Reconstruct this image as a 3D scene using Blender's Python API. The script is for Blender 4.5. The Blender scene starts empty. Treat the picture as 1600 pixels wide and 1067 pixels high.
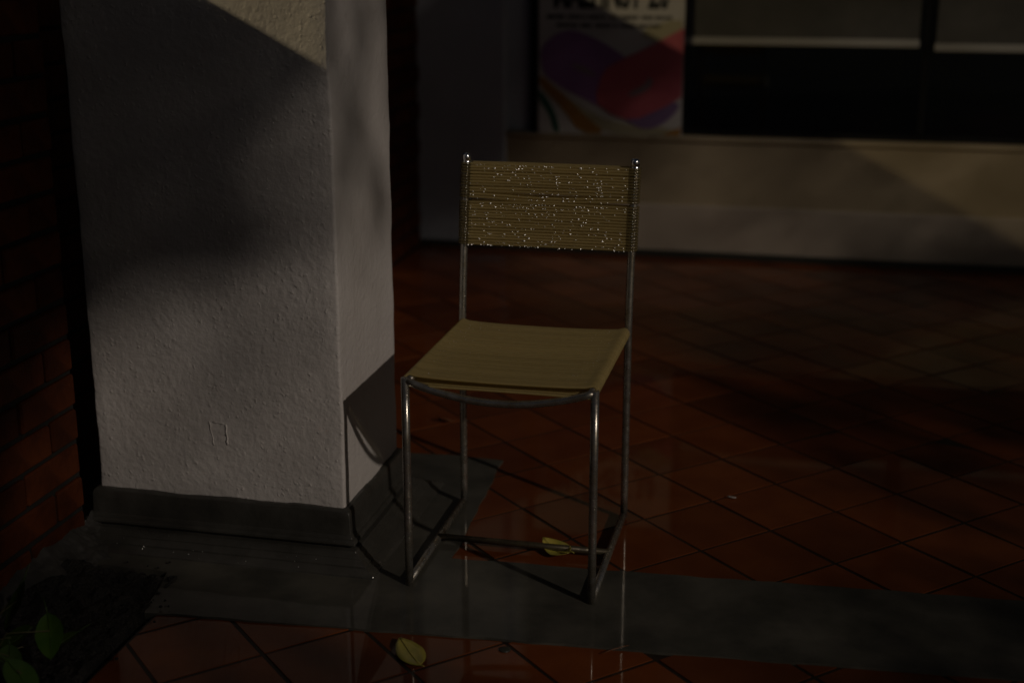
import bpy, bmesh, math, random
from mathutils import Vector, Matrix, noise
random.seed(7)
S = bpy.context.scene
C = S.collection
rad = math.radians

# ------------------------------------------------------------------ camera, sky, lamps, exposure
cam_d = bpy.data.cameras.new('camera'); cam = bpy.data.objects.new('camera', cam_d); C.objects.link(cam)
cam.location = (0, 0, 1.287); cam.rotation_euler = (rad(90 - 16.07), 0, rad(12.8))
cam_d.sensor_width = 36; cam_d.lens = 48.53; cam_d.clip_start = 0.05; cam_d.clip_end = 400
cam_d.dof.use_dof = True; cam_d.dof.focus_distance = 2.85; cam_d.dof.aperture_fstop = 1.75
S.camera = cam

LD = Vector((-0.834 * math.cos(rad(26.2)), 0.552 * math.cos(rad(26.2)), -math.sin(rad(26.2))))   # the way the key light travels
w = bpy.data.worlds.new('World'); S.world = w; w.use_nodes = True
wn = w.node_tree.nodes; wl = w.node_tree.links
bg = wn['Background']; bg.inputs['Strength'].default_value = 0.0031
sky = wn.new('ShaderNodeTexSky'); sky.sky_type = 'NISHITA'; sky.sun_disc = False
sky.sun_elevation = rad(26.2); sky.sun_rotation = rad(123.5)
hs = wn.new('ShaderNodeHueSaturation'); hs.inputs['Saturation'].default_value = 1.35
wl.new(sky.outputs[0], hs.inputs['Color']); wl.new(hs.outputs[0], bg.inputs['Color'])

sd = bpy.data.lights.new('sun', 'SUN'); sd.energy = 0.63; sd.angle = rad(1.0); sd.color = (1.0, 0.86, 0.74)
so = bpy.data.objects.new('sun', sd); C.objects.link(so); so.rotation_euler = LD.to_track_quat('-Z', 'Y').to_euler()
so.location = (6, -3, 6)

S.view_settings.view_transform = 'Standard'; S.view_settings.look = 'None'
S.view_settings.exposure = 0; S.view_settings.gamma = 1; S.view_settings.use_curve_mapping = False
S.render.engine = 'CYCLES'
S.cycles.max_bounces = 6; S.cycles.use_adaptive_sampling = False; S.cycles.caustics_reflective = True; S.cycles.blur_glossy = 0.3
S.cycles.sample_clamp_indirect = 0; S.cycles.use_denoising = True

# ------------------------------------------------------------------ helpers
def mesh_obj(name, bm, m, parent=None, smooth=False, loc=None):
    me = bpy.data.meshes.new(name); bm.normal_update(); bm.to_mesh(me); bm.free()
    if smooth:
        for p in me.polygons: p.use_smooth = True
    if m: me.materials.append(m)
    o = bpy.data.objects.new(name, me); C.objects.link(o)
    if parent: o.parent = parent
    if loc: o.location = loc
    return o

def data_obj(name, me, parent=None, loc=(0, 0, 0), rot=(0, 0, 0), scale=(1, 1, 1)):
    o = bpy.data.objects.new(name, me); C.objects.link(o); o.parent = parent
    o.location = loc; o.rotation_euler = rot; o.scale = scale
    return o

def empty(name, loc=(0, 0, 0)):
    o = bpy.data.objects.new(name, None); C.objects.link(o); o.location = loc; o.empty_display_size = 0.1
    return o

def tag(o, label=None, cat=None, group=None, kind=None):
    if label: o['label'] = label
    if cat: o['category'] = cat
    if group: o['group'] = group
    if kind: o['kind'] = kind
    return o

def box(bm, x0, x1, y0, y1, z0, z1, bev=0.0):
    r = bmesh.ops.create_cube(bm, size=1.0)
    for v in r['verts']:
        v.co = Vector(((x0 + x1) / 2 + v.co.x * (x1 - x0), (y0 + y1) / 2 + v.co.y * (y1 - y0), (z0 + z1) / 2 + v.co.z * (z1 - z0)))
    if bev > 0:
        es = {e for v in r['verts'] for e in v.link_edges}
        bmesh.ops.bevel(bm, geom=list(es), offset=bev, segments=1, affect='EDGES', profile=0.6)

def box_obj(name, m, parent, x0, x1, y0, y1, z0, z1, bev=0.004):
    bm = bmesh.new(); box(bm, x0, x1, y0, y1, z0, z1, bev)
    return mesh_obj(name, bm, m, parent)

def sweep(bm, pts, r, n=10, closed=False, cap=True):
    pts = [Vector(p) for p in pts]; N = len(pts)
    rr = r if isinstance(r, (list, tuple)) else [r] * N
    tang = []
    for i in range(N):
        a = pts[(i - 1) % N] if (closed or i > 0) else pts[i]
        b = pts[(i + 1) % N] if (closed or i < N - 1) else pts[i]
        tang.append((b - a).normalized())
    t0 = tang[0]
    up = Vector((0, 0, 1)) if abs(t0.z) < 0.9 else Vector((0, 1, 0))
    nrm = (up - t0 * up.dot(t0)).normalized()
    rings = []
    for i in range(N):
        t = tang[i]
        nrm = (nrm - t * nrm.dot(t)).normalized()
        bi = t.cross(nrm)
        rings.append([bm.verts.new(pts[i] + (nrm * math.cos(2 * math.pi * k / n) + bi * math.sin(2 * math.pi * k / n)) * rr[i]) for k in range(n)])
    last = N if closed else N - 1
    for i in range(last):
        a, b = rings[i], rings[(i + 1) % N]
        for k in range(n):
            f = bm.faces.new((a[k], a[(k + 1) % n], b[(k + 1) % n], b[k])); f.smooth = True
    if cap and not closed:
        bm.faces.new(rings[0][::-1]); bm.faces.new(rings[-1])

def tube_obj(name, m, parent, pts, r, n=12, closed=False):
    bm = bmesh.new(); sweep(bm, pts, r, n, closed)
    return mesh_obj(name, bm, m, parent)

def lathe(bm, prof, c=(0, 0, 0), n=16):
    rings = []
    for r, z in prof:
        rings.append([bm.verts.new((c[0] + r * math.cos(2 * math.pi * k / n), c[1] + r * math.sin(2 * math.pi * k / n), c[2] + z)) for k in range(n)])
    for a, b in zip(rings, rings[1:]):
        for k in range(n):
            f = bm.faces.new((a[k], a[(k + 1) % n], b[(k + 1) % n], b[k])); f.smooth = True
    bm.faces.new(rings[0][::-1]); bm.faces.new(rings[-1])

# ------------------------------------------------------------------ materials
def mat(name, c1, c2=None, scale=8.0, rough=0.6, rough2=None, rscale=6.0, metal=0.0, spec=0.5, coat=0.0, coat_rough=0.1,
        bump=0.0, bscale=60.0, bump2=0.0, b2scale=8.0, bdist=0.002, rnd=0.0, detail=5.0, pos=(0.35, 0.65)):
    m = bpy.data.materials.new(name); m.use_nodes = True
    nt = m.node_tree; N = nt.nodes; L = nt.links; p = N['Principled BSDF']
    tc = N.new('ShaderNodeTexCoord')
    def nz(sc, det=5.0, rg=0.55):
        t = N.new('ShaderNodeTexNoise'); t.inputs['Scale'].default_value = sc; t.inputs['Detail'].default_value = det; t.inputs['Roughness'].default_value = rg
        L.new(tc.outputs['Object'], t.inputs['Vector']); return t
    col = None
    if c2:
        t = nz(scale, detail, 0.6); r = N.new('ShaderNodeValToRGB'); e = r.color_ramp.elements
        e[0].position = pos[0]; e[1].position = pos[1]; e[0].color = (*c1, 1); e[1].color = (*c2, 1)
        L.new(t.outputs['Fac'], r.inputs['Fac']); col = r.outputs['Color']
    if rnd > 0:
        oi = N.new('ShaderNodeObjectInfo'); mr = N.new('ShaderNodeMapRange'); mr.inputs['To Min'].default_value = 1 - rnd; mr.inputs['To Max'].default_value = 1 + rnd
        L.new(oi.outputs['Random'], mr.inputs['Value'])
        h = N.new('ShaderNodeHueSaturation'); L.new(mr.outputs['Result'], h.inputs['Value'])
        if col: L.new(col, h.inputs['Color'])
        else: h.inputs['Color'].default_value = (*c1, 1)
        col = h.outputs['Color']
    if col: L.new(col, p.inputs['Base Color'])
    else: p.inputs['Base Color'].default_value = (*c1, 1)
    p.inputs['Metallic'].default_value = metal; p.inputs['Specular IOR Level'].default_value = spec
    p.inputs['Coat Weight'].default_value = coat; p.inputs['Coat IOR'].default_value = 1.33; p.inputs['Coat Roughness'].default_value = coat_rough
    p.inputs['Roughness'].default_value = rough
    if rough2 is not None:
        t = nz(rscale, 4); mr = N.new('ShaderNodeMapRange'); mr.inputs['From Min'].default_value = 0.35; mr.inputs['From Max'].default_value = 0.65
        mr.inputs['To Min'].default_value = rough; mr.inputs['To Max'].default_value = rough2
        L.new(t.outputs['Fac'], mr.inputs['Value']); L.new(mr.outputs['Result'], p.inputs['Roughness'])
    prev = None
    for st, sc, di in ((bump2, b2scale, bdist * 4), (bump, bscale, bdist)):
        if st > 0:
            t = nz(sc, 4); b = N.new('ShaderNodeBump'); b.inputs['Strength'].default_value = st; b.inputs['Distance'].default_value = di
            L.new(t.outputs['Fac'], b.inputs['Height'])
            if prev: L.new(prev, b.inputs['Normal'])
            prev = b.outputs['Normal']
    if prev: L.new(prev, p.inputs['Normal'])
    return m

def nodes_of(m): return m.node_tree.nodes, m.node_tree.links, m.node_tree.nodes['Principled BSDF']

M = {}
# plaster with pimples: noise plus sparse voronoi bumps
def plaster(name, c1, c2, k=1.0):
    m = mat(name, c1, c2, scale=3.2, rough=0.55, detail=8, pos=(0.3, 0.7)); N, L, p = nodes_of(m)
    tc = N.new('ShaderNodeTexCoord')
    n1 = N.new('ShaderNodeTexNoise'); n1.inputs['Scale'].default_value = 75; n1.inputs['Detail'].default_value = 5
    n2 = N.new('ShaderNodeTexNoise'); n2.inputs['Scale'].default_value = 9; n2.inputs['Detail'].default_value = 3
    v = N.new('ShaderNodeTexVoronoi'); v.inputs['Scale'].default_value = 95; v.feature = 'F1'
    L.new(tc.outputs['Object'], n1.inputs['Vector']); L.new(tc.outputs['Object'], n2.inputs['Vector']); nd = N.new('ShaderNodeTexNoise'); nd.inputs['Scale'].default_value = 120; nd.inputs['Detail'].default_value = 3; L.new(tc.outputs['Object'], nd.inputs['Vector'])
    md = N.new('ShaderNodeVectorMath'); md.operation = 'MULTIPLY_ADD'; md.inputs[1].default_value = (0.012, 0.012, 0.012); L.new(nd.outputs['Color'], md.inputs[0]); L.new(tc.outputs['Object'], md.inputs[2]); L.new(md.outputs[0], v.inputs['Vector'])
    r = N.new('ShaderNodeMapRange'); r.inputs['From Min'].default_value = 0.0; r.inputs['From Max'].default_value = 0.45; r.inputs['To Min'].default_value = 1; r.inputs['To Max'].default_value = 0
    L.new(v.outputs['Distance'], r.inputs['Value'])
    sp = N.new('ShaderNodeSeparateColor'); L.new(v.outputs['Color'], sp.inputs['Color'])
    gt = N.new('ShaderNodeMath'); gt.operation = 'GREATER_THAN'; gt.inputs[1].default_value = 0.80; L.new(sp.outputs[0], gt.inputs[0])
    mu = N.new('ShaderNodeMath'); mu.operation = 'MULTIPLY'; L.new(r.outputs[0], mu.inputs[0]); L.new(gt.outputs[0], mu.inputs[1])
    b0 = N.new('ShaderNodeBump'); b0.inputs['Strength'].default_value = 0.5 * k; b0.inputs['Distance'].default_value = 0.012; L.new(n2.outputs['Fac'], b0.inputs['Height'])
    b1 = N.new('ShaderNodeBump'); b1.inputs['Strength'].default_value = 1.0 * k; b1.inputs['Distance'].default_value = 0.0035; L.new(n1.outputs['Fac'], b1.inputs['Height']); L.new(b0.outputs[0], b1.inputs['Normal'])
    b2 = N.new('ShaderNodeBump'); b2.inputs['Strength'].default_value = 0.75 * k; b2.inputs['Distance'].default_value = 0.0022; L.new(mu.outputs[0], b2.inputs['Height']); L.new(b1.outputs[0], b2.inputs['Normal'])
    L.new(b2.outputs[0], p.inputs['Normal'])
    return m
M['pillar'] = plaster('pillar_paint', (0.54, 0.51, 0.48), (0.63, 0.605, 0.58), 0.72)
M['plinth'] = mat('plinth_paint', (0.036, 0.035, 0.030), (0.054, 0.052, 0.045), scale=14, rough=0.45, rough2=0.25, bump=0.5, bscale=70, bump2=0.4, b2scale=12, coat=0.25, coat_rough=0.15)
M['cement'] = mat('wet_cement', (0.044, 0.043, 0.035), (0.088, 0.083, 0.066), scale=7, rough=0.7, spec=0.2, coat=0.6, coat_rough=0.06, bump=0.35, bscale=45, bump2=0.25, b2scale=6, detail=9)
M['grout'] = mat('wet_grout', (0.018, 0.012, 0.008), (0.030, 0.020, 0.012), scale=20, rough=0.6, spec=0.1, coat=0.3, coat_rough=0.15, bump=0.4, bscale=90)
M['tile'] = mat('wet_terracotta', (0.125, 0.030, 0.006), (0.165, 0.044, 0.009), scale=7, rough=0.6, spec=0.1, coat=0.7, coat_rough=0.035, bump=0.22, bscale=45, bump2=0.16, b2scale=9, rnd=0.26, detail=8)
M['brick'] = mat('red_brick', (0.10, 0.024, 0.004), (0.055, 0.013, 0.003), scale=16, rough=0.75, spec=0.15, bump=0.7, bscale=80, bump2=0.5, b2scale=14, rnd=0.3, bdist=0.003)
M['mortar'] = mat('brick_mortar', (0.006, 0.0055, 0.0045), (0.012, 0.011, 0.008), scale=25, rough=0.85, bump=0.6, bscale=120)
M['mortar_pale'] = mat('smeared_mortar', (0.018, 0.017, 0.014), (0.038, 0.035, 0.030), scale=30, rough=0.7, bump=0.8, bscale=60, bump2=0.8, b2scale=20)
M['soil'] = mat('wet_soil', (0.006, 0.005, 0.0035), (0.016, 0.013, 0.008), scale=40, rough=0.7, bump=1.0, bscale=120, bump2=1.0, b2scale=30, bdist=0.006)
M['wall'] = mat('cream_wall', (0.36, 0.29, 0.18), (0.41, 0.33, 0.21), scale=3, rough=0.7, bump=0.2, bscale=60)
M['wall_low'] = mat('pale_wall_base', (0.42, 0.35, 0.27), (0.47, 0.40, 0.31), scale=4, rough=0.6, bump=0.2, bscale=60)
M['pier'] = mat('grey_pier', (0.40, 0.42, 0.46), (0.46, 0.48, 0.52), scale=3, rough=0.65, bump=0.2, bscale=50)
M['dark'] = mat('black_frame', (0.006, 0.006, 0.006), rough=0.55, spec=0.25)
M['room'] = mat('unlit_room', (0.02, 0.02, 0.02), rough=0.9)
M['skirt'] = mat('dark_skirting', (0.035, 0.036, 0.028), rough=0.4)
M['blind'] = mat('blind_fabric', (0.065, 0.063, 0.056), (0.09, 0.086, 0.076), scale=5, rough=0.8)
M['bar'] = mat('blind_bar', (0.38, 0.37, 0.34), rough=0.5)
M['steel'] = mat('tarnished_chrome', (0.44, 0.43, 0.40), (0.35, 0.31, 0.24), scale=45, rough=0.20, rough2=0.36, rscale=60, metal=0.84, spec=0.5, bump=0.08, bscale=200, bdist=0.0004)
M['steel_dark'] = mat('dark_brown_steel', (0.10, 0.085, 0.05), (0.05, 0.04, 0.025), scale=60, rough=0.35, rough2=0.55, rscale=60, metal=0.5, bump=0.2, bscale=200, bdist=0.0005)  # darker, browner steel for the cross bar
M['cap'] = mat('polished_cap', (0.90, 0.93, 0.95), rough=0.20, metal=1.0)
M['leaf_fall'] = mat('yellow_leaf', (0.36, 0.33, 0.05), (0.46, 0.38, 0.07), scale=40, rough=0.45, coat=0.4, bump=0.4, bscale=90)
M['leaf_brown'] = mat('brown_leaf', (0.20, 0.075, 0.025), (0.12, 0.05, 0.02), scale=60, rough=0.5)
M['leaf_green'] = mat('plant_leaf', (0.030, 0.075, 0.008), (0.055, 0.105, 0.012), scale=25, rough=0.35, coat=0.3, rnd=0.3)
M['stem'] = mat('plant_stem', (0.10, 0.09, 0.04), rough=0.6)
M['crown'] = mat('tree_leaf', (0.05, 0.09, 0.025), (0.08, 0.12, 0.03), scale=3, rough=0.6)
M['bark'] = mat('tree_bark', (0.10, 0.075, 0.05), (0.16, 0.12, 0.085), scale=12, rough=0.9, bump=1.0, bscale=30, bdist=0.01)
M['post'] = mat('lamp_post_paint', (0.05, 0.055, 0.055), rough=0.5)
M['paper'] = mat('poster_white', (0.62, 0.60, 0.56), rough=0.45)
M['purple'] = mat('poster_purple', (0.30, 0.15, 0.35), (0.38, 0.20, 0.42), scale=4, rough=0.45)
M['red'] = mat('poster_red', (0.55, 0.12, 0.15), (0.62, 0.15, 0.17), scale=4, rough=0.45)
M['violet'] = mat('poster_violet', (0.26, 0.17, 0.32), rough=0.45)
M['orange'] = mat('poster_orange', (0.42, 0.21, 0.05), rough=0.45)
M['green'] = mat('poster_green', (0.05, 0.16, 0.10), rough=0.45)
M['pale'] = mat('poster_pale', (0.46, 0.42, 0.27), rough=0.45)
M['mist'] = mat('poster_mist', (0.32, 0.25, 0.26), rough=0.45)
M['ink'] = mat('poster_ink', (0.02, 0.022, 0.022), rough=0.5)
M['ground'] = mat('wet_asphalt', (0.03, 0.03, 0.028), (0.05, 0.05, 0.046), scale=10, rough=0.7, coat=0.5, bump=0.5, bscale=80)
# glass pane
m = bpy.data.materials.new('window_glass'); m.use_nodes = True; N, L, p = nodes_of(m)
p.inputs['Base Color'].default_value = (0.9, 0.92, 0.92, 1); p.inputs['Roughness'].default_value = 0.0; p.inputs['Transmission Weight'].default_value = 1.0; p.inputs['IOR'].default_value = 1.45
M['glass'] = m
# pvc cord: diffuse plus translucent plus a clear gloss
m = bpy.data.materials.new('pvc_cord'); m.use_nodes = True; N, L, p = nodes_of(m)
p.inputs['Base Color'].default_value = (0.62, 0.51, 0.235, 1); p.inputs['Roughness'].default_value = 0.34; p.inputs['Coat Weight'].default_value = 0.5; p.inputs['Coat Roughness'].default_value = 0.15
oi = N.new('ShaderNodeObjectInfo'); tcx = N.new('ShaderNodeTexCoord'); nx = N.new('ShaderNodeTexNoise'); nx.inputs['Scale'].default_value = 34; nx.inputs['Detail'].default_value = 6
mo = N.new('ShaderNodeVectorMath'); mo.operation = 'ADD'; cb = N.new('ShaderNodeCombineXYZ')
L.new(oi.outputs['Random'], cb.inputs[1]); L.new(tcx.outputs['Object'], mo.inputs[0]); L.new(cb.outputs[0], mo.inputs[1]); L.new(mo.outputs[0], nx.inputs['Vector'])
sm_ = N.new('ShaderNodeMath'); sm_.operation = 'ADD'; L.new(oi.outputs['Random'], sm_.inputs[0]); L.new(nx.outputs['Fac'], sm_.inputs[1])
mr_ = N.new('ShaderNodeMapRange'); mr_.inputs['From Min'].default_value = 0.2; mr_.inputs['From Max'].default_value = 1.8; mr_.inputs['To Min'].default_value = 0.84; mr_.inputs['To Max'].default_value = 1.18
L.new(sm_.outputs[0], mr_.inputs['Value']); hv = N.new('ShaderNodeHueSaturation'); hv.inputs['Color'].default_value = (0.62, 0.51, 0.235, 1); L.new(mr_.outputs[0], hv.inputs['Value']); L.new(hv.outputs[0], p.inputs['Base Color'])
rr_ = N.new('ShaderNodeMapRange'); rr_.inputs['From Min'].default_value = 0.35; rr_.inputs['From Max'].default_value = 0.65; rr_.inputs['To Min'].default_value = 0.16; rr_.inputs['To Max'].default_value = 0.5
L.new(nx.outputs['Fac'], rr_.inputs['Value']); L.new(rr_.outputs[0], p.inputs['Roughness'])
tr = N.new('ShaderNodeBsdfTranslucent'); tr.inputs['Color'].default_value = (0.68, 0.57, 0.28, 1)
tp = N.new('ShaderNodeBsdfTransparent'); tp.inputs['Color'].default_value = (0.95, 0.88, 0.68, 1)
mx = N.new('ShaderNodeMixShader'); mx.inputs[0].default_value = 0.45
m2 = N.new('ShaderNodeMixShader'); m2.inputs[0].default_value = 0.32
L.new(p.outputs[0], mx.inputs[1]); L.new(tr.outputs[0], mx.inputs[2]); L.new(mx.outputs[0], m2.inputs[1]); L.new(tp.outputs[0], m2.inputs[2])
L.new(m2.outputs[0], N['Material Output'].inputs['Surface'])
M['cord'] = m
# the same cord drawn tight over the steel: clear, so the dark metal shows through
m = bpy.data.materials.new('pvc_cord_on_steel'); m.use_nodes = True; N, L, p = nodes_of(m)
p.inputs['Base Color'].default_value = (0.16, 0.125, 0.05, 1); p.inputs['Roughness'].default_value = 0.22; p.inputs['Coat Weight'].default_value = 0.6; p.inputs['Coat Roughness'].default_value = 0.1
tp = N.new('ShaderNodeBsdfTransparent'); tp.inputs['Color'].default_value = (0.95, 0.88, 0.68, 1)
mx = N.new('ShaderNodeMixShader'); mx.inputs[0].default_value = 0.35
L.new(p.outputs[0], mx.inputs[1]); L.new(tp.outputs[0], mx.inputs[2]); L.new(mx.outputs[0], N['Material Output'].inputs['Surface'])
M['cord_wrap'] = m
M['drop'] = mat('glint_drop', (0.97, 0.97, 0.94), rough=0.32, metal=1.0)  # near-white metal instead of clear water, to strengthen the glints

# ------------------------------------------------------------------ ground, tiled floors, cement
bm = bmesh.new(); bmesh.ops.create_grid(bm, x_segments=1, y_segments=1, size=60)
g = mesh_obj('ground', bm, M['ground'], loc=(0, 0, -0.03)); tag(g, kind='structure')

P = 0.205; R2 = math.sqrt(2)
top_y = lambda x: 2.667 + 0.055 * (x + 0.52)
bot_y = lambda x: 2.335 + 0.066 * (x + 0.406)

def clip(poly, a, b, c):            # keep a*x + b*y <= c
    out = []
    for i in range(len(poly)):
        p, q = poly[i], poly[(i + 1) % len(poly)]
        fp = a * p[0] + b * p[1] - c; fq = a * q[0] + b * q[1] - c
        if fp <= 0: out.append(p)
        if (fp < 0 < fq) or (fq < 0 < fp):
            t = fp / (fp - fq); out.append((p[0] + (q[0] - p[0]) * t, p[1] + (q[1] - p[1]) * t))
    return out

def slab(bm, poly, z_top=0.0, ch=0.0005, depth=0.012, dz=(0, 0, 0)):
    cx = sum(p[0] for p in poly) / len(poly); cy = sum(p[1] for p in poly) / len(poly)
    def ins(p, d):
        v = Vector((cx - p[0], cy - p[1])); l = max(v.length, 1e-6); v *= min(d / l, 0.5); return (p[0] + v.x, p[1] + v.y)
    zt = lambda p: z_top + dz[0] + dz[1] * (p[0] - cx) + dz[2] * (p[1] - cy)
    a = [bm.verts.new((*ins(p, ch * 1.6), zt(p))) for p in poly]
    b = [bm.verts.new((p[0], p[1], zt(p) - ch * 0.8)) for p in poly]
    c = [bm.verts.new((p[0], p[1], zt(p) - depth)) for p in poly]
    bm.faces.new(a)
    n = len(poly)
    for i in range(n):
        j = (i + 1) % n
        bm.faces.new((b[i], b[j], a[j], a[i])); bm.faces.new((c[i], c[j], b[j], b[i]))

def area(poly):
    return abs(sum(poly[i][0] * poly[(i + 1) % len(poly)][1] - poly[(i + 1) % len(poly)][0] * poly[i][1] for i in range(len(poly)))) / 2

half = (P - 0.0082) / 2
bmq = bmesh.new(); h = half * R2
slab(bmq, [(0, -h), (h, 0), (0, h), (-h, 0)])
full_me = bpy.data.meshes.new('tile'); bmq.normal_update(); bmq.to_mesh(full_me); bmq.free(); full_me.materials.append(M['tile'])

def tile_floor(parent, ou, ov, cuts, urange, vrange, shown, skip):
    rest = bmesh.new()
    for i in range(*urange):
        for j in range(*vrange):
            u = (i + 0.5 + ou) * P; v = (j + 0.5 + ov) * P
            x = (u - v) / R2; y = (u + v) / R2
            poly = [(x, y - h), (x + h, y), (x, y + h), (x - h, y)]
            a0 = area(poly)
            for c_ in cuts: 
                poly = clip(poly, *c_)
                if len(poly) < 3: break
            if len(poly) < 3 or area(poly) < 0.0004 or skip(x, y): continue
            rz = (random.uniform(-0.0006, 0.0006), random.gauss(0, 0.0035), random.gauss(0, 0.0035))
            if not shown(x, y):
                slab(rest, poly, dz=rz); continue
            if area(poly) > a0 * 0.999:
                data_obj('tile', full_me, parent, (x, y, rz[0]), (rz[2], rz[1], random.choice((0, 1, 2, 3)) * math.pi / 2))
            else:
                bm = bmesh.new(); slab(bm, [(p[0] - x, p[1] - y) for p in poly], dz=rz)
                mesh_obj('tile', bm, M['tile'], parent, loc=(x, y, 0))
    o = mesh_obj('tile_field', rest, M['tile'], parent); o['kind'] = 'stuff'

bm = bmesh.new()
f = [(-1.75, 2.50), (3.6, 2.75), (3.6, 5.9), (-1.75, 5.9)]
vs = [bm.verts.new((x, y, -0.0013)) for x, y in f]; bm.faces.new(vs)
fl = mesh_obj('terrace_floor', bm, M['grout']); tag(fl, kind='structure')
tile_floor(fl, 0.0, 0.48, [(0.055, -1, -2.667 - 0.055 * 0.52), (0, 1, 5.782), (-1, 0, 1.722)], (2, 46), (0, 36),
           lambda x, y: x < 0.62 + 0.16 * (y - 2.6) + 0.12, lambda x, y: (x < -0.90 and 2.4 < y < 3.12) or x > 3.5)
bm = bmesh.new()
f = [(-1.25, 0.2), (3.6, 0.2), (3.6, 2.68), (-1.25, 2.38)]
vs = [bm.verts.new((x, y, -0.0013)) for x, y in f]; bm.faces.new(vs)
fl2 = mesh_obj('walkway_floor', bm, M['grout']); tag(fl2, kind='structure')
tile_floor(fl2, 0.14, 0.87, [(-0.066, 1, 2.335 + 0.066 * 0.406), (-1, 0, 1.245), (0, -1, -0.25)], (-10, 30), (-20, 22),
           lambda x, y: -1.4 < x < 0.75 and y > 1.85, lambda x, y: x > 3.4)

# cement band and pad round the pillar, one slab 4 mm over the tiles, edges a little ragged
def ragged(pts, step=0.05, amp=0.003):
    out = []
    for i in range(len(pts)):
        a = Vector(pts[i]); b = Vector(pts[(i + 1) % len(pts)]); n = max(1, int((b - a).length / step))
        for k in range(n):
            q = a.lerp(b, k / n); out.append((q.x + noise.noise((q.x * 13, q.y * 13, 1)) * amp, q.y + noise.noise((q.x * 13, q.y * 13, 7)) * amp))
    return out
pts = [(-1.27, bot_y(-1.27)), (3.5, bot_y(3.5)), (3.5, top_y(3.5)), (-0.735, top_y(-0.735)), (-0.765, 3.26), (-1.72, 3.26), (-1.72, 2.47), (-1.31, 2.455)]
bm = bmesh.new(); pr = ragged(pts, 0.03, 0.007)
tv = [bm.verts.new((x, y, 0.004)) for x, y in pr]; bv = [bm.verts.new((x, y, -0.02)) for x, y in pr]
bm.faces.new(tv); n = len(pr)
for i in range(n): bm.faces.new((bv[i], bv[(i + 1) % n], tv[(i + 1) % n], tv[i]))
bmesh.ops.triangulate(bm, faces=[f for f in bm.faces if len(f.verts) > 4])
cs = mesh_obj('cement_pavement', bm, M['cement']); tag(cs, kind='structure')

# soil bed beside the brick wall
bm = bmesh.new(); bmesh.ops.create_grid(bm, x_segments=60, y_segments=140, size=1)
for v in bm.verts:
    x = -1.41 + v.co.x * 0.165; y = 1.75 + v.co.y * 0.74
    z = 0.004 + 0.012 * noise.noise((x * 25, y * 25, 0)) + 0.010 * noise.noise((x * 80, y * 80, 3)) + 0.03 * max(0, (-1.42 - x) / 0.15)
    e = max(0, (x + 1.275) / 0.012) + max(0, (y - 2.44) / 0.012)
    v.co = Vector((x, y, z - 0.03 * min(e, 1.0)))
so_ = mesh_obj('soil', bm, M['soil'], smooth=True); tag(so_, kind='structure')
bm = bmesh.new()
for i in range(70):
    x = random.uniform(-1.53, -1.22); y = random.uniform(1.85, 2.5); r = random.uniform(0.0015, 0.004)
    ret = bmesh.ops.create_icosphere(bm, subdivisions=1, radius=r)
    for v in ret['verts']: v.co = Vector((x + v.co.x * random.uniform(0.7, 1.3), y + v.co.y * random.uniform(0.7, 1.3), 0.010 + v.co.z * 0.8))
gr = mesh_obj('soil_grit', bm, M['mortar']); tag(gr, 'small pale grit scattered over the dark soil at the brick wall foot', 'grit', kind='stuff')

# ------------------------------------------------------------------ brick walls
def brick_mesh(l, hgt, d, seed):
    bm = bmesh.new(); box(bm, -d, 0, -l / 2, l / 2, -hgt / 2, hgt / 2, 0.004)
    for v in bm.verts: v.co += Vector((noise.noise(v.co * 40 + Vector((seed, 0, 0))), noise.noise(v.co * 40 + Vector((0, seed, 0))), noise.noise(v.co * 40 + Vector((0, 0, seed))))) * 0.0022
    me = bpy.data.meshes.new('brick'); bm.to_mesh(me); bm.free(); me.materials.append(M['brick']); return me
BRK = [brick_mesh(0.209, 0.067, 0.045, 10 * k) for k in range(5)]
HALF = [brick_mesh(0.098, 0.067, 0.045, 7 * k + 3) for k in range(3)]

def brick_wall(name, label, face, y0, y1, ztop, back, joint_y, zbase, shown, phase):
    root = empty(name, (face, y0, 0)); tag(root, label, 'wall')
    inv = Matrix.Translation((-face, -y0, 0))
    bm = bmesh.new(); box(bm, back, face - 0.009, y0 + 0.002, y1 - 0.002, -0.02, ztop - 0.06, 0)
    o = mesh_obj('mortar_core', bm, M['mortar'], root); o.matrix_parent_inverse = inv
    bm = bmesh.new(); box(bm, back - 0.01, face, y0 - 0.003, y1 + 0.001, ztop - 0.062, ztop, 0.0)
    o = mesh_obj('coping', bm, M['mortar_pale'], root); o.matrix_parent_inverse = inv
    rest = bmesh.new(); k = 0
    while zbase + (k + 1) * 0.0785 < ztop - 0.06:
        z = zbase + (k + 0.5) * 0.0785
        j = joint_y + (0.0 if (k + phase) % 2 == 0 else 0.108)
        y = j - math.ceil((j - y0) / 0.2175) * 0.2175
        while y < y1:
            a, b = max(y, y0), min(y + 0.2175, y1)
            if b - a > 0.04:
                L_ = b - a - 0.009; c = (a + b) / 2
                if shown(c, z):
                    me = random.choice(BRK) if L_ > 0.15 else random.choice(HALF)
                    base = 0.209 if L_ > 0.15 else 0.098
                    o = data_obj('brick', me, root, (random.uniform(-0.003, 0.002), c - y0, z), (0, random.gauss(0, 0.006), random.gauss(0, 0.006)), (1, L_ / base, 1))
                else:
                    box(rest, face - 0.045, face, a + 0.0045, b - 0.0045, z - 0.0335, z + 0.0335, 0)
            y += 0.2175
        k += 1
    o = mesh_obj('brick_field', rest, M['brick'], root); o['kind'] = 'stuff'; o.matrix_parent_inverse = inv
    return root
brick_wall('brick_wall', 'dark red brick wall with soil at its foot, left of the white pillar', -1.55, -2.6, 2.562, 1.36, -1.80, 2.345, 0.010,
           lambda y, z: y > 1.95 and z < 1.30, 0)
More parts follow.
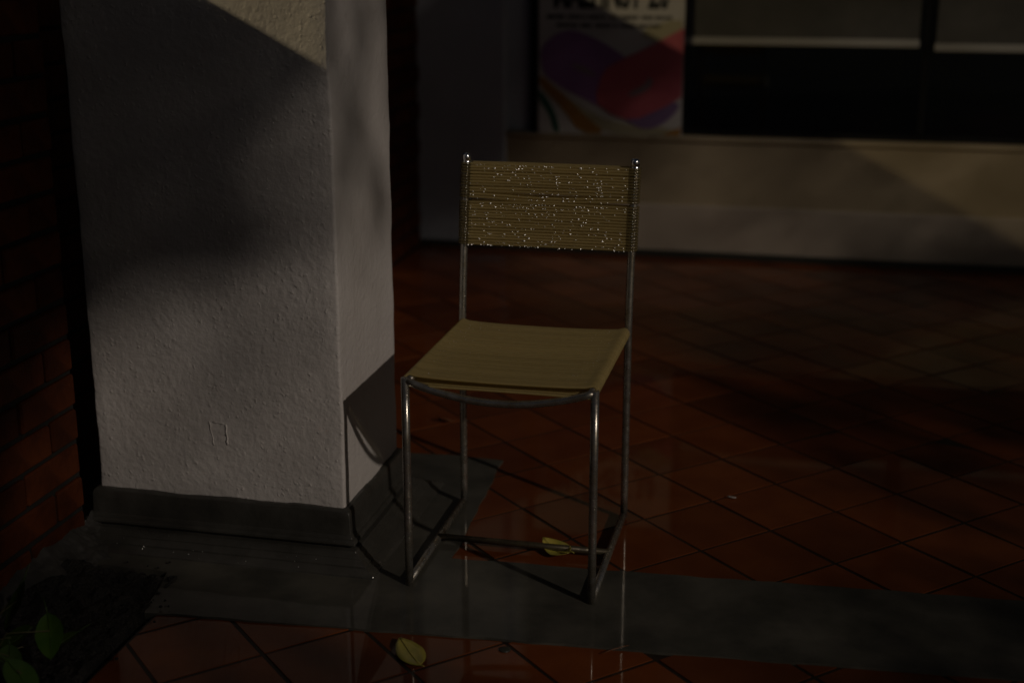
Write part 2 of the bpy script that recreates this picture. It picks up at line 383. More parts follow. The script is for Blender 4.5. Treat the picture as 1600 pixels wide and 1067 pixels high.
brick_wall('brick_wall', 'shadowed brick wall running back behind the white pillar to the shop front', -1.725, 2.2, 5.788, 1.453, -1.95, 2.5, 0.004,
           lambda y, z: y > 3.85 and z < 1.30, 0)
# pale mortar smeared over the foot of the near wall
bm = bmesh.new(); bmesh.ops.create_grid(bm, x_segments=26, y_segments=130, size=1)
for v in bm.verts:
    a = (v.co.x + 1) / 2; y = 2.34 + v.co.y * 0.27
    wdt = 0.07 * (1 + 0.9 * noise.noise((y * 9, 2, 0))) + 0.02; hh = 0.055 + 0.045 * noise.noise((y * 12, 5, 0)) 
    x = -1.556 + a * wdt
    z = hh * (1 - a) ** 1.4 + 0.006 + 0.010 * noise.noise((x * 30, y * 30, 9)) + 0.004 * noise.noise((x * 110, y * 110, 4)) - 0.014 * a
    v.co = Vector((x, y, z))
o = mesh_obj('mortar_smear', bm, M['mortar_pale'], smooth=True); tag(o, 'lumpy grey mortar smeared along the foot of the red brick wall', 'mortar')

# ------------------------------------------------------------------ pillar
PX0, PX1, PY0, PY1 = -1.536, -0.960, 2.607, 2.982
pil = empty('pillar', ((PX0 + PX1) / 2, (PY0 + PY1) / 2, 0)); tag(pil, 'square white plastered pillar with dark grey moulded base', 'pillar')
pinv = Matrix.Translation(-Vector(pil.location))
def rect_ring(o, z, nseg=22, rr=0.006, wob=0.0):
    x0, x1, y0, y1 = PX0 - o, PX1 + o, PY0 - o, PY1 + o
    out = []
    for (cx, cy, a0) in ((x1 - rr, y0 + rr, -90), (x1 - rr, y1 - rr, 0), (x0 + rr, y1 - rr, 90), (x0 + rr, y0 + rr, 180)):
        for k in range(4):
            a = rad(a0 + 30 * k); out.append(Vector((cx + rr * math.cos(a), cy + rr * math.sin(a), z)))
    res = []
    for i in range(len(out)):
        a, b = out[i], out[(i + 1) % len(out)]
        n = nseg if (b - a).length > 0.1 else 1
        for k in range(n): res.append(a.lerp(b, k / n))
    if wob:
        for q in res:
            s = wob
            q.x += s * noise.noise((q.x * 9, q.y * 9, q.z * 9)) + s * 0.6 * noise.noise((q.x * 30, q.y * 30, q.z * 30 + 5))
            q.y += s * noise.noise((q.x * 9 + 3, q.y * 9, q.z * 9)) + s * 0.6 * noise.noise((q.x * 30, q.y * 30 + 8, q.z * 30))
    return res
def rings_mesh(bm, rings, capt=True):
    vr = [[bm.verts.new(q) for q in r] for r in rings]
    n = len(vr[0])
    for a, b in zip(vr, vr[1:]):
        for k in range(n):
            bm.faces.new((a[k], a[(k + 1) % n], b[(k + 1) % n], b[k]))
    if capt: bm.faces.new(vr[-1])
bm = bmesh.new(); rings_mesh(bm, [rect_ring(0, 0.1 + 0.022 * k, wob=0.0022) for k in range(130)])
o = mesh_obj('shaft', bm, M['pillar'], pil, smooth=True); o.matrix_parent_inverse = pinv
prof = [(0.088, -0.01), (0.092, 0.003), (0.088, 0.007), (0.066, 0.015), (0.0655, 0.0185), (0.048, 0.0255), (0.0475, 0.0285), (0.034, 0.034), (0.033, 0.037), (0.026, 0.0385), (0.0175, 0.0395), (0.0172, 0.0425),
        (0.0225, 0.0430), (0.0275, 0.0450), (0.0305, 0.0490), (0.0298, 0.0535), (0.0262, 0.0570), (0.0205, 0.0585), (0.0195, 0.0620), (0.0160, 0.0650), (0.0155, 0.080), (0.0150, 0.097), (0.0145, 0.110), (0.0125, 0.1165), (0.007, 0.1205), (-0.004, 0.1225)]
bm = bmesh.new(); rings_mesh(bm, [rect_ring(o_, z_, 30, 0.003, 0.0016) for o_, z_ in prof], False)
for v in bm.verts:
    if v.co.z > 0.105: v.co.z += 0.004 * noise.noise((v.co.x * 14, v.co.y * 14, 2)) + 0.002 * noise.noise((v.co.x * 60, v.co.y * 60, 2))
bm.normal_update()
for e_ in bm.edges:
    if len(e_.link_faces) == 2 and e_.calc_face_angle() > rad(24): e_.smooth = False
o = mesh_obj('plinth', bm, M['plinth'], pil, smooth=True); o.matrix_parent_inverse = pinv
# two drips and a ridge of thick paint low on the front face
def drip(x0, z0, x1, z1, r):
    pts = [(x0 + (x1 - x0) * k / 6 + 0.0012 * math.sin(k * 2.1), PY0 - 0.0002, z0 + (z1 - z0) * k / 6) for k in range(7)]
    bm = bmesh.new(); sweep(bm, pts, [r * q for q in (0.6, 0.8, 0.7, 0.6, 0.7, 1.0, 0.8)], 6)
    o = mesh_obj('paint_drip', bm, M['pillar'], pil, smooth=True); o.matrix_parent_inverse = pinv
drip(-1.264, 0.294, -1.256, 0.240, 0.0014); drip(-1.226, 0.290, -1.224, 0.244, 0.0024); drip(-1.256, 0.2935, -1.229, 0.2915, 0.0010)

# ------------------------------------------------------------------ shop front at the back
YB = 5.81
shop = empty('shop_front', (0.7, YB, 0)); tag(shop, 'cream shop front with low wall, window sill and dark windows behind the chair', 'building')
def sbox(name, m, x0, x1, y0, y1, z0, z1, bev=0.003, parent=shop):
    base = Vector(shop.location)
    bm = bmesh.new(); box(bm, x0 - base.x, x1 - base.x, y0 - base.y, y1 - base.y, z0, z1, bev)
    return mesh_obj(name, bm, m, parent)
sbox('wall', M['wall'], -1.36, 3.4, YB, YB + 0.16, 0.0, 0.488)
sbox('wall_base', M['wall_low'], -1.352, 3.4, YB - 0.018, YB + 0.02, 0.0, 0.222, 0.006)
sbox('skirting', M['skirt'], -1.75, 3.4, YB - 0.036, YB - 0.0185, -0.004, 0.028)
sbox('sill', M['wall'], -1.352, 3.4, YB - 0.012, YB + 0.17, 0.488, 0.510, 0.005)
sbox('pier', M['pier'], -1.76, -1.345, YB - 0.0182, YB + 0.3, 0.0, 2.8, 0.008)
sbox('lintel', M['wall'], -1.345, 3.4, YB + 0.004, YB + 0.2, 2.15, 2.8)
sbox('jamb', M['pier'], -1.345, -1.246, YB + 0.035, YB + 0.2, 0.51, 2.15)
sbox('window_frame', M['dark'], -1.246, -1.205, YB + 0.01, YB + 0.09, 0.51, 2.15)
sbox('window_frame', M['dark'], -1.205, 3.4, YB + 0.05, YB + 0.09, 0.51, 0.535)
sbox('mullion', M['dark'], 0.358, 0.386, YB + 0.062, YB + 0.10, 0.535, 2.15)
sbox('mullion', M['dark'], 1.60, 1.64, YB + 0.03, YB + 0.09, 0.535, 2.15)
for x0, x1 in ((-1.205, 0.358), (0.386, 1.60), (1.64, 3.4)): sbox('window_pane', M['glass'], x0, x1, YB + 0.068, YB + 0.074, 0.535, 2.15, 0)
for x0, x1, zb in ((-0.62, 0.338, 0.885), (0.404, 1.585, 0.872)):
    b = sbox('roller_blind', M['blind'], x0, x1, YB + 0.044, YB + 0.047, zb + 0.03, 2.14, 0)
    sbox('bottom_bar', M['bar'], x0 - 0.004, x1 + 0.004, YB + 0.034, YB + 0.056, zb, zb + 0.032, 0.004, b)
sbox('room', M['room'], -1.4, 3.4, YB + 1.2, YB + 1.25, 0.3, 2.3, 0)
sbox('room', M['room'], -1.4, 3.4, YB + 0.2, YB + 1.2, 0.25, 0.3, 0)
sbox('room', M['room'], -1.4, 3.4, YB + 0.2, YB + 1.2, 2.3, 2.35, 0)
sbox('room', M['room'], -1.45, -1.4, YB + 0.31, YB + 1.2, 0.25, 2.35, 0)

# poster leaning against the window, standing on the sill
PO = Vector((-0.9, YB - 0.004, 0.511))
post = empty('poster', PO); tag(post, 'white poster with purple and red ribbons standing on the shop window sill', 'poster')
def flat(name, m, pts, lay, thick=0.0012):       # pts as x, z in world metres, on the poster's front
    bm = bmesh.new(); y = -0.0006 - 0.0012 * lay
    f_ = [bm.verts.new((x - PO.x, y, z - PO.z)) for x, z in pts]; b_ = [bm.verts.new((x - PO.x, y + 0.001, z - PO.z)) for x, z in pts]
    bm.faces.new(f_); n = len(pts)
    for i in range(n): bm.faces.new((f_[i], b_[i], b_[(i + 1) % n], f_[(i + 1) % n]))
    bmesh.ops.recalc_face_normals(bm, faces=bm.faces)
    return mesh_obj(name, bm, m, post)
X0, X1 = -1.204, -0.594
bm = bmesh.new(); box(bm, X0 - PO.x, X1 - PO.x, 0.0, 0.012, 0.0, 0.80, 0); mesh_obj('board', bm, M['paper'], post)
def px(u, v):      # picture column and row on the poster to metres
    return (X0 + (u - 838) / (1066 - 838) * (X1 - X0), 0.511 + (212 - v) * 0.00262)
def smooth(pts, it=2):
    for _ in range(it):
        q = []
        for i in range(len(pts)):
            a, b = pts[i], pts[(i + 1) % len(pts)]
            q += [(a[0] * .75 + b[0] * .25, a[1] * .75 + b[1] * .25), (a[0] * .25 + b[0] * .75, a[1] * .25 + b[1] * .75)]
        pts = q
    return pts
flat('print', M['pale'], smooth([px(*q) for q in ((845, 130), (900, 165), (960, 195), (1064, 200), (1064, 211), (930, 211), (880, 165))], 1), 1)
flat('print', M['pale'], smooth([px(*q) for q in ((990, 50), (1062, 25), (1064, 50), (1030, 68))], 1), 1)
flat('print', M['orange'], smooth([px(*q) for q in ((839, 118), (860, 135), (890, 160), (915, 185), (950, 211), (905, 211), (880, 175), (839, 136))], 1), 2)
flat('print', M['orange'], [px(*q) for q in ((1035, 211), (1065, 197), (1065, 211))], 2)
flat('print', M['green'], smooth([px(*q) for q in ((839, 142), (852, 156), (866, 180), (874, 211), (864, 211), (856, 182), (839, 160))], 1), 2)
flat('print', M['purple'], smooth([px(*q) for q in ((842, 76), (870, 50), (905, 48), (985, 92), (1000, 130), (960, 180), (930, 165), (852, 128), (842, 100))], 2), 3)
flat('print', M['violet'], smooth([px(*q) for q in ((960, 175), (1000, 203), (1030, 200), (1062, 172), (1062, 155), (1000, 165), (950, 160))], 2), 4)
flat('print', M['red'], [px(*q) for q in ((963, 97), (1000, 79), (1065.5, 43), (1065.5, 150), (1040, 166), (1000, 185), (978, 187), (955, 179), (934, 164), (931, 150), (938, 122), (948, 106))], 5)
flat('print', M['mist'], smooth([px(*q) for q in ((885, 102), (905, 100), (938, 122), (915, 118))], 2), 4)
flat('print', M['mist'], smooth([px(*q) for q in ((980, 146), (1010, 130), (1012, 118), (1022, 126), (1012, 142), (985, 152))], 2), 6)
def text(name, body, x0, x1, z0, hgt, lay):
    cu = bpy.data.curves.new(name, 'FONT'); cu.body = body; cu.size = 1; cu.extrude = 0; cu.offset = 0.045
    to = bpy.data.objects.new('tmp', cu); C.objects.link(to)
    me = bpy.data.meshes.new_from_object(to.evaluated_get(bpy.context.evaluated_depsgraph_get()))
    bpy.data.objects.remove(to)
    xs = [v.co.x for v in me.vertices]; ys = [v.co.y for v in me.vertices]
    a, b, c, d = min(xs), max(xs), min(ys), max(ys)
    for v in me.vertices:
        v.co = Vector((x0 + (v.co.x - a) / (b - a) * (x1 - x0) - PO.x, -0.0006 - 0.0012 * lay, z0 + (v.co.y - c) / (d - c) * hgt - PO.z))
    me.materials.clear(); me.materials.append(M['ink'])
    data_obj(name, me, post)
text('lettering', 'MALFINST', px(862, 0)[0], px(1000, 0)[0], px(0, 15)[1], 0.12, 1)
text('lettering', '2.0', px(1009, 0)[0], px(1041, 0)[0], px(0, 15)[1], 0.12, 1)
for row, spans in ((28, ((852, 878), (884, 905), (909, 914), (918, 944), (950, 962), (968, 994), (1000, 1018), (1022, 1046))), (41, ((866, 900), (905, 922), (927, 952), (957, 962), (967, 990), (994, 1030)))):
    for a, b in spans:                                        # too blurred to read: rows of short ink strokes
        u = a
        while u < b:
            e = min(u + random.uniform(2, 4), b); q = random.uniform(2.2, 3.4)
            flat('lettering', M['ink'], [px(u, row + q), px(e, row + q), px(e, row - q), px(u, row - q)], 1); u = e + 1.3

# ------------------------------------------------------------------ the chair
CX0, CX1, CY0, CY1 = -0.790, -0.406, 2.513, 2.963
SH = 0.450; BT = 0.832; LEAN = 0.05; RT = 0.0084
chair = empty('chair', ((CX0 + CX1) / 2, (CY0 + CY1) / 2, 0.0045)); tag(chair, 'steel tube chair with seat and backrest of wet yellow plastic cords', 'chair')
co = Vector(chair.location)
def L_(pts): return [Vector(p) - co for p in pts]
def ctube(name, pts, r=RT, n=14, parent=chair, m='steel'):
    return tube_obj(name, M[m], parent, L_(pts), r, n)
zf = 0.0045 + 0.0080
def post_pts(x):
    p = [(x, CY1, 0.006 + (SH - 0.006) * k / 8) for k in range(9)]
    for k in range(1, 13):
        a = k / 12; p.append((x, CY1 + LEAN * a ** 1.25, SH + (BT - 0.022 - SH) * a))
    return p
for x in (CX0, CX1):
    ctube('front_leg', [(x, CY0, 0.006), (x, CY0, 0.15), (x, CY0, 0.3), (x, CY0, SH + 0.006)])
    ctube('rear_post', post_pts(x))
    ctube('floor_runner', [(x, CY0 - 0.004, zf), (x, (CY0 + CY1) / 2, zf), (x, CY1 + 0.004, zf)], 0.0080)
    xi = x + (0.007 if x == CX0 else -0.007)
    ctube('side_rail', [(xi, CY0, SH), (xi, (CY0 + CY1) / 2, SH), (xi, CY1, SH)], 0.0080)
    # cap: plug, groove, domed top
    bm = bmesh.new(); q = Vector((x, CY1 + LEAN, BT - 0.024)) - co
    lathe(bm, [(0.0085, -0.002), (0.0096, 0.0), (0.0098, 0.005), (0.0086, 0.0066), (0.0085, 0.0082), (0.0098, 0.0096), (0.0099, 0.0185), (0.0085, 0.0222), (0.005, 0.0245), (0.001, 0.0252)], q, 18)
    mesh_obj('post_cap', bm, M['cap'], chair)
def arc(x0, x1, y, z, dip, n=18):
    return [(x0 + (x1 - x0) * k / n, y, z - dip * math.sin(math.pi * k / n) ** 0.85) for k in range(n + 1)]
ctube('front_rail', arc(CX0, CX1, CY0, SH + 0.001, 0.036), 0.0078)
ctube('rear_rail', arc(CX0, CX1, CY1, SH - 0.012, 0.02), 0.0070)
ctube('cross_bar', [(CX0, 2.735, zf + 0.004), (-0.6, 2.735, zf + 0.004), (CX1, 2.735, zf + 0.004)], 0.0070, m='steel_dark')
# cord loops: over one rail, across, round the other rail, back underneath
def loop_mesh(name, rail_r, cr, span, sag, sag2, axis, n=6, bow=0.0, flat=0.7):
    R_ = rail_r + cr; hw = span / 2; pts = []
    w_ = 0.0125
    xs = [-hw, -hw + w_] + [-hw + w_ + (span - 2 * w_) * k / 12 for k in range(1, 12)] + [hw - w_, hw]
    prof = lambda x: max(0.0, math.cos(math.pi * x / span)) ** flat
    for x in xs: pts.append((x, R_ - sag * prof(x), bow * prof(x) ** 3))
    for k in range(1, 6): t = math.pi / 2 - math.pi * k / 6; pts.append((hw + R_ * math.cos(t), R_ * math.sin(t), 0))
    for x in xs[::-1]: pts.append((x, -R_ - sag2 * prof(x), bow * prof(x) ** 3))
    for k in range(1, 6): t = -math.pi / 2 - math.pi * k / 6; pts.append((-hw + R_ * math.cos(t), R_ * math.sin(t), 0))
    if axis == 'seat': P3 = [(a, c - 0.014 * (R_ - b) / (2 * R_), b) for a, b, c in pts]
    else: P3 = [(a, -b, c) for a, b, c in pts]
    bm = bmesh.new(); sweep(bm, P3, cr, n, True); bmesh.ops.recalc_face_normals(bm, faces=bm.faces)
    if axis == 'back':
        for f in bm.faces:
            if abs(f.calc_center_median().x) > hw - w_ - 0.001: f.material_index = 1
    me = bpy.data.meshes.new(name); bm.to_mesh(me); bm.free(); me.materials.append(M['cord']); me.materials.append(M['cord_wrap'])
    for p_ in me.polygons: p_.use_smooth = True
    return me
span = CX1 - CX0
seat = empty('seat'); seat.parent = chair; seat.location = Vector(((CX0 + CX1) / 2, (CY0 + CY1) / 2, SH)) - co
sm = [loop_mesh('cord', 0.0080, 0.0027, span - 0.014, 0.0062 + 0.0006 * k, -0.002 + 0.001 * k, 'seat', 6, flat=0.33) for k in range(3)]
ns = 77
for k in range(ns):
    y = -0.213 + 0.426 * k / (ns - 1)
    data_obj('cord', sm[(k * 7 + k // 3) % 3], seat, (0, y, random.uniform(-0.0004, 0.0004)))
back = empty('backrest'); back.parent = chair; back.location = Vector(((CX0 + CX1) / 2, CY1, SH)) - co
def back_y(z): return LEAN * max(0, (z - SH) / (BT - 0.022 - SH)) ** 1.25
bc = [loop_mesh('cord', RT, 0.0029, span, 0.003 + 0.0008 * k, 0.006, 'back', 6) for k in range(3)]
bow_dn = loop_mesh('cord', RT, 0.0029, span, 0.0035, 0.006, 'back', 6, bow=-0.0055)
bow_up = loop_mesh('cord', RT, 0.0029, span, 0.0035, 0.006, 'back', 6, bow=0.0015)
zs = []
z = 0.811
for k in range(27):
    zs.append(z); z -= 0.0066 if k != 11 else 0.0118
cords = []
for k, z in enumerate(zs):
    me = bow_dn if k in (10, 11) else bow_up if k == 12 else bc[k * 5 % 3]
    o = data_obj('cord', me, back, (0, back_y(z), z - SH + random.uniform(-0.0005, 0.0005)), (0, random.gauss(0, 0.0012), 0)); cords.append(z)
# water beads clinging to the cords, caps tilted so that they glint
def beads(name, parent, items, aim=(0.50, -0.78, 0.40)):
    bm = bmesh.new(); aim = Vector(aim)
    for x, y, z, r in items:
        ax = (aim + Vector((random.gauss(0, 0.13), random.gauss(0, 0.13), random.gauss(0, 0.13)))).normalized()
        q = ax.to_track_quat('Z', 'Y'); Rc = r / math.sin(rad(32)); c = Vector((x, y, z)) - ax * (Rc * math.cos(rad(32)))
        rings = []
        for a in (12, 23, 32):
            rings.append([bm.verts.new(c + q @ Vector((Rc * math.sin(rad(a)) * math.cos(k * math.pi / 4), Rc * math.sin(rad(a)) * math.sin(k * math.pi / 4), Rc * math.cos(rad(a))))) for k in range(8)])
        top = bm.verts.new(c + ax * Rc); bot = bm.verts.new(Vector((x, y, z)) - ax * r * 0.7)
        for k in range(8):
            j_ = (k + 1) % 8
            bm.faces.new((top, rings[0][k], rings[0][j_])); bm.faces.new((rings[2][k], bot, rings[2][j_]))
            for a, b in zip(rings, rings[1:]): bm.faces.new((a[k], b[k], b[j_], a[j_]))
    o = mesh_obj(name, bm, M['drop'], parent, smooth=True); o['kind'] = 'stuff'; return o
items = []
for k, z in enumerate(zs):
    nb = 34 if k in (0, 12, 13, 26) else 20 if k in (1, 9, 10, 25, 5) else 14
    for _ in range(nb):
        a = random.random(); x = -span / 2 + 0.012 + (span - 0.024) * a
        r = min(0.0022, random.lognormvariate(math.log(0.00108), 0.36)) 
        items.append((x, back_y(z) - RT - 0.0058 + 0.003 * math.sin(math.pi * a) ** 0.7, z - SH - random.choice((0.0012, 0.0022, 0.003)), r))
for side in (-1, 1):
    for z in zs: items.append((side * (span / 2 - 0.002 * side * side) + 0.004, back_y(z) - RT - 0.0058, z - SH - 0.0005, 0.0009))
beads('water_beads', back, items)
items = [(random.uniform(-0.17, 0.17), random.uniform(-0.2, 0.2), 0.0118 - 0.0085 * 1.0 + random.uniform(0, 0.002), random.uniform(0.0004, 0.0009)) for _ in range(520)]
items += [(random.uniform(-0.15, 0.15), -0.2155, random.uniform(0.001, 0.005), random.uniform(0.0007, 0.0012)) for _ in range(20)]
items = [(x, y, z + 0.009 * (abs(x) / 0.19) ** 3, r) for x, y, z, r in items]
beads('water_beads', seat, items, (0.35, -0.45, 0.82))

items = [(random.uniform(-1.03, -0.935), PY0 - 0.0295, 0.053 + random.uniform(-0.001, 0.001), random.uniform(0.0005, 0.0010)) for _ in range(16)]
items += [(random.uniform(PX0, PX1), PY0 - random.uniform(0.03, 0.085), 0, random.uniform(0.0006, 0.0011)) for _ in range(22)]
items = [(x, y, z if z else 0.036 - 0.52 * (PY0 - y - 0.03), r) for x, y, z, r in items] + [(PX1 + 0.088, PY0 - 0.088, 0.008, 0.0018)]
items += [(random.uniform(-1.25, -0.98), PY0 - 0.001, random.uniform(0.3, 1.15), random.uniform(0.0005, 0.0009)) for _ in range(26)]
beads('water_beads', pil, [(x - pil.location.x, y - pil.location.y, z, r) for x, y, z, r in items])

# ------------------------------------------------------------------ fallen leaves and litter
def leaf_mesh(name, m, ln, wd, fold=0.25, curl=0.1, stalk=0.2, n=10):
    bm = bmesh.new(); rows = []
    for i in range(n + 1):
        a = i / n; wv = wd / 2 * (math.sin(math.pi * a ** 0.85) ** 0.75 if 0 < a < 1 else 0.02)
        y = ln * (a - 0.5); row = []
        for s in (-1, -0.5, 0, 0.5, 1):
            row.append(bm.verts.new((s * wv, y, abs(s) * wv * fold + curl * ln * (2 * a - 1) ** 2 * 0.5 + 0.001 * noise.noise((s * 3, a * 9, ln * 50)))))
        rows.append(row)
    for a, b in zip(rows, rows[1:]):
        for k in range(4): bm.faces.new((a[k], a[k + 1], b[k + 1], b[k]))
    sweep(bm, [(0, -ln / 2, curl * ln * 0.5), (0.003, -ln / 2 - ln * stalk * 0.5, curl * ln * 0.6), (0.006, -ln / 2 - ln * stalk, curl * ln * 0.5)], 0.0009, 5)
    sweep(bm, [(0, -ln / 2, curl * ln * 0.5 + 0.0005), (0, 0, 0.0008), (0, ln / 2 * 0.95, curl * ln * 0.5 + 0.0005)], [0.0008, 0.0006, 0.0003], 5)
    me = bpy.data.meshes.new(name); bm.normal_update(); bm.to_mesh(me); bm.free(); me.materials.append(m)
    for p_ in me.polygons: p_.use_smooth = True
    mod = None
    return me
def thick(o, t=0.0006):
    md = o.modifiers.new('solid', 'SOLIDIFY'); md.thickness = t; md.offset = 0; return o
o = thick(data_obj('fallen_leaf', leaf_mesh('fallen_leaf', M['leaf_fall'], 0.108, 0.052, 0.14, 0.06, 0.05), None, (-0.706, 2.237, 0.004), (rad(3), rad(-3), rad(38))))
tag(o, 'yellow green fallen leaf lying on the red tiles in front of the chair', 'leaf')
o = thick(data_obj('fallen_leaf', leaf_mesh('fallen_leaf', M['leaf_fall'], 0.088, 0.050, 0.45, 0.42, 0.1), None, (-0.520, 2.735, 0.006), (rad(4), rad(-14), rad(52))))
tag(o, 'curled yellow fallen leaf lying on tiles under the chair', 'leaf')
o = thick(data_obj('fallen_leaf', leaf_mesh('fallen_leaf', M['leaf_brown'], 0.05, 0.022, 0.8, 0.3, 0.1), None, (-0.994, 3.511, 0.005), (rad(5), rad(20), rad(75))))
tag(o, 'small brown fallen leaf on dark tiles behind the chair legs', 'leaf')
o = thick(data_obj('leaf_scrap', leaf_mesh('leaf_scrap', M['paper'], 0.022, 0.008, 0.5, 0.2, 0.0), None, (-0.172, 3.138, 0.003), (0, rad(10), rad(60))))
tag(o, 'tiny pale scrap lying on the red tiles right of the chair', 'scrap')
o = tube_obj('twig', M['leaf_brown'], None, [(-0.352, 2.315, 0.004), (-0.335, 2.33, 0.006), (-0.318, 2.345, 0.006), (-0.306, 2.352, 0.007)], [0.0006, 0.0008, 0.0008, 0.0005], 6)
tag(o, 'thin bent twig at the edge of the grey cement band', 'twig')
bm = bmesh.new(); lathe(bm, [(0.011, -0.001), (0.0115, 0.0012), (0.010, 0.002), (0.001, 0.0024)], (0, 0, 0), 16)
o = mesh_obj('dark_disc', bm, M['skirt'], None, loc=(-0.535, 2.293, 0.001)); tag(o, 'small dark round disc on the tiles right of the fallen leaf', 'disc')  # plain disc for a small dark round spot

# leafy plant in the soil bed
plant = empty('plant', (-1.44, 1.98, 0.0)); tag(plant, 'green leafy plant growing at the foot of the brick wall in the corner', 'plant')
LM = [leaf_mesh('leaf', M['leaf_green'], l, w_, 0.2, 0.12, 0.35) for l, w_ in ((0.088, 0.054), (0.075, 0.044), (0.10, 0.056))]
for (x, y, z, rx, ry, rz, k) in ((-1.322, 2.025, 0.075, -48, 14, 196, 0), (-1.435, 2.10, 0.085, -50, 25, 150, 2), (-1.40, 2.02, 0.055, -30, -10, 120, 2), (-1.372, 1.965, 0.05, -25, -15, 215, 1),
                             (-1.305, 1.90, 0.06, -35, 5, 250, 0), (-1.46, 2.04, 0.11, -40, 0, 170, 1), (-1.45, 1.95, 0.10, -40, 10, 230, 2), (-1.40, 1.88, 0.09, -30, 10, 200, 0), (-1.48, 2.15, 0.06, -60, 5, 100, 1),
                             (-1.35, 2.10, 0.02, -12, 8, 140, 1)):
    data_obj('leaf', LM[k], plant, (x + 1.44, y - 1.98, z), (rad(rx), rad(ry), rad(rz)))
    tube_obj('stem', M['stem'], plant, [(0, 0, 0), ((x + 1.44) * 0.4, (y - 1.98) * 0.4, z * 0.9 + 0.02), (x + 1.44, y - 1.98, z + 0.012)], 0.0013, 5)

# ------------------------------------------------------------------ the street: two trees in front of the key light, a lamp beyond the brick wall
AS = Vector((0.552, 0.834, 0)); AT = Vector((LD.x, LD.y, 0)).normalized() * math.sin(rad(26.2)); AT = Vector((AT.x, AT.y, math.cos(rad(26.2))))
def sstep(a, b, x): 
    t = max(0, min(1, (x - a) / (b - a))); return t * t * (3 - 2 * t)
def openness(s, t):                  # crown gaps across (s) and up (t), shaped to cast the wanted shade
    hi = 1.60
    if s < 1.3: hi = 1.60 - 0.45 * sstep(1.3, 0.9, s)
    elif s > 1.9: hi = 1.60 + 0.30 * sstep(1.88, 2.0, s) - 0.15 * sstep(3.0, 4.0, s)
    up = 1 - sstep(hi - (0.05 if s < 3 else 0.25), hi + (0.10 if s < 3 else 0.5 + 0.45 * sstep(3.9, 4.3, s)), t)
    lo = 0.58 + 0.10 * sstep(2.0, 2.6, s) if s < 2.6 else 0.68 + 0.62 * sstep(2.6, 3.6, s)
    if s < 1.66: lo = 0.58 + 0.66 * sstep(1.66, 1.2, s)
    low = 0.35 + 0.65 * sstep(lo - 0.10, lo + 0.14, t)
    T = min(0.88 + 0.12 * sstep(1.52, 1.64, s) - 0.22 * sstep(2.6, 3.6, s) - 0.36 * sstep(4.5, 4.95, s), 0.004 + up) * low
    slot = math.exp(-((s - 1.63) / 0.055) ** 2) * (0.75 - 0.6 * sstep(1.85, 2.0, t) if t < 2.3 else 0)
    g = lambda a, b, c, d: math.exp(-((s - a) / c) ** 2 - ((t - b) / d) ** 2)
    if t > 1.6: T = max(T, slot, 0.78 - 0.75 * g(1.76, 1.88, 0.05, 0.09) - 0.72 * g(1.87, 1.73, 0.045, 0.08) - 0.5 * g(1.84, 2.05, 0.05, 0.06) if 1.66 < s < 1.97 else 0)
    if t > 1.66: T = max(T, 0.42 * g(1.44, 2.0, 0.09, 0.035), 0.34 * g(1.33, 1.86, 0.05, 0.05), 0.25 * g(1.47, 1.82, 0.05, 0.04))
    if t > 1.76: T = max(T, (0.24 if t < 1.95 else 0.05) * math.exp(-((s - 1.56) / 0.06) ** 2))
    return max(0.005, min(1, T))
LEAF_A = 0.0026
crowns = [bmesh.new(), bmesh.new()]
NC = 240000
for _ in range(NC):
    s = random.uniform(-1.2, 7.2); t = random.uniform(-0.9, 3.4)
    edge = 1.0
    need = -math.log(openness(s, t)) if 0.55 < s < 5.7 and -0.3 < t < 3.0 else 1.3
    # expected leaves per m2 = need / LEAF_A
    if random.random() > need / (LEAF_A * (0.30 if s > 3.4 or t > 1.55 else 1.0)) / (NC / (8.4 * 4.3)) * (1.7 if s < 1.55 and t > 1.66 else 1.25): continue
    wv = -6.6 + random.gauss(0, 0.7)
    c = AS * s + AT * t + LD * wv
    q = Matrix.Rotation(random.uniform(0, 6.28), 3, 'Z') @ Matrix.Rotation(random.gauss(0.5, 0.5), 3, 'X')
    a = random.uniform(0.05, 0.075) * (0.55 if s > 3.4 or t > 1.55 else 1.0); b = a * 0.55
    bm = crowns[0 if s < 3.1 else 1]
    v = [bm.verts.new(c + q @ Vector(p)) for p in ((0, -a, 0), (b, -0.1 * a, 0.015), (0, a, -0.02), (-b, -0.1 * a, 0.015))]
    bm.faces.new((v[0], v[1], v[2])); bm.faces.new((v[0], v[2], v[3]))
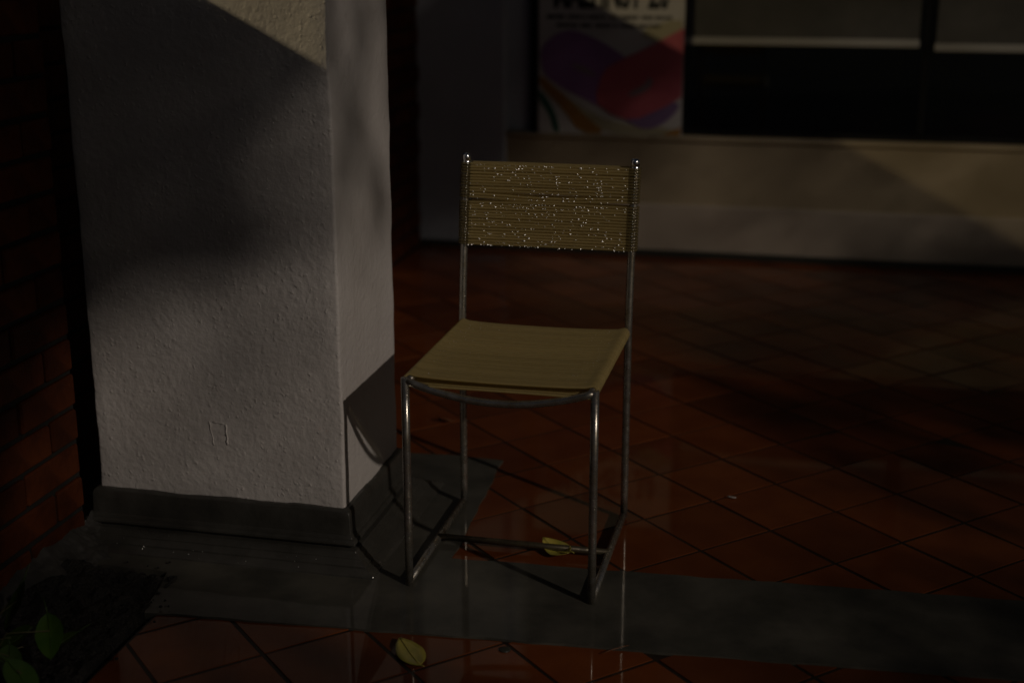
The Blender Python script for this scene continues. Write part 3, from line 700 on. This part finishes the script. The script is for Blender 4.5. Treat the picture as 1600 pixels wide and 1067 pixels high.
for k, (s0, lab) in enumerate(((-0.35, 'leafy street tree whose shade dapples the pillar'), (6.35, 'leafy street tree whose shade falls on the far tiles'))):
    base = AS * s0 + LD * -6.6 + AT * 0; base = Vector((base.x, base.y, -0.03))
    tree = empty('street_tree', base); tag(tree, lab, 'tree')
    bm = bmesh.new(); hgt = 3.6
    sweep(bm, [(0, 0, 0), (0.03, 0.02, 1.0), (-0.02, 0.04, 2.2), (0.02, 0, hgt)], [0.17, 0.13, 0.115, 0.08], 12)
    sg = 1 if k == 0 else -1
    for d, z0, ln in ((1.2, 3.0, 1.5), (-1.0, 2.8, 1.0), (0.5, 3.4, 1.9)):
        e = AS * (d * sg); sweep(bm, [(0, 0, z0), (e.x * 0.5, e.y * 0.5, z0 + ln * 0.6), (e.x * 0.8, e.y * 0.8, z0 + ln * 1.3)], [0.06, 0.04, 0.015], 8)
    mesh_obj('trunk', bm, M['bark'], tree)
    for v in crowns[k].verts: v.co -= base
    cr = mesh_obj('crown', crowns[k], M['crown'], tree); cr['kind'] = 'stuff'

LP = Vector((-4.2, 1.1, 2.765))
lamp = empty('garden_lamp', (LP.x - 0.5, LP.y, -0.03)); tag(lamp, 'garden lamp on a post beyond the brick wall', 'lamp')
tube_obj('lamp_post', M['post'], lamp, [(0, 0, 0), (0, 0, 1.4), (0, 0, 2.77), (0.1, 0, 2.97), (0.3, 0, 3.03), (0.5, 0, 3.03)], [0.05, 0.04, 0.03, 0.025, 0.022, 0.02], 10)
bm = bmesh.new(); lathe(bm, [(0.15, 2.90), (0.155, 2.92), (0.10, 3.00), (0.03, 3.05), (0.01, 3.06)], (0.5, 0, 0), 20); mesh_obj('lamp_head', bm, M['post'], lamp)
ld = bpy.data.lights.new('lamp_bulb', 'POINT'); ld.energy = 146; ld.color = (1.0, 0.80, 0.48); ld.shadow_soft_size = 0.03
lo_ = bpy.data.objects.new('lamp_bulb', ld); C.objects.link(lo_); lo_.parent = lamp; lo_.location = (0.5, 0, LP.z + 0.03)
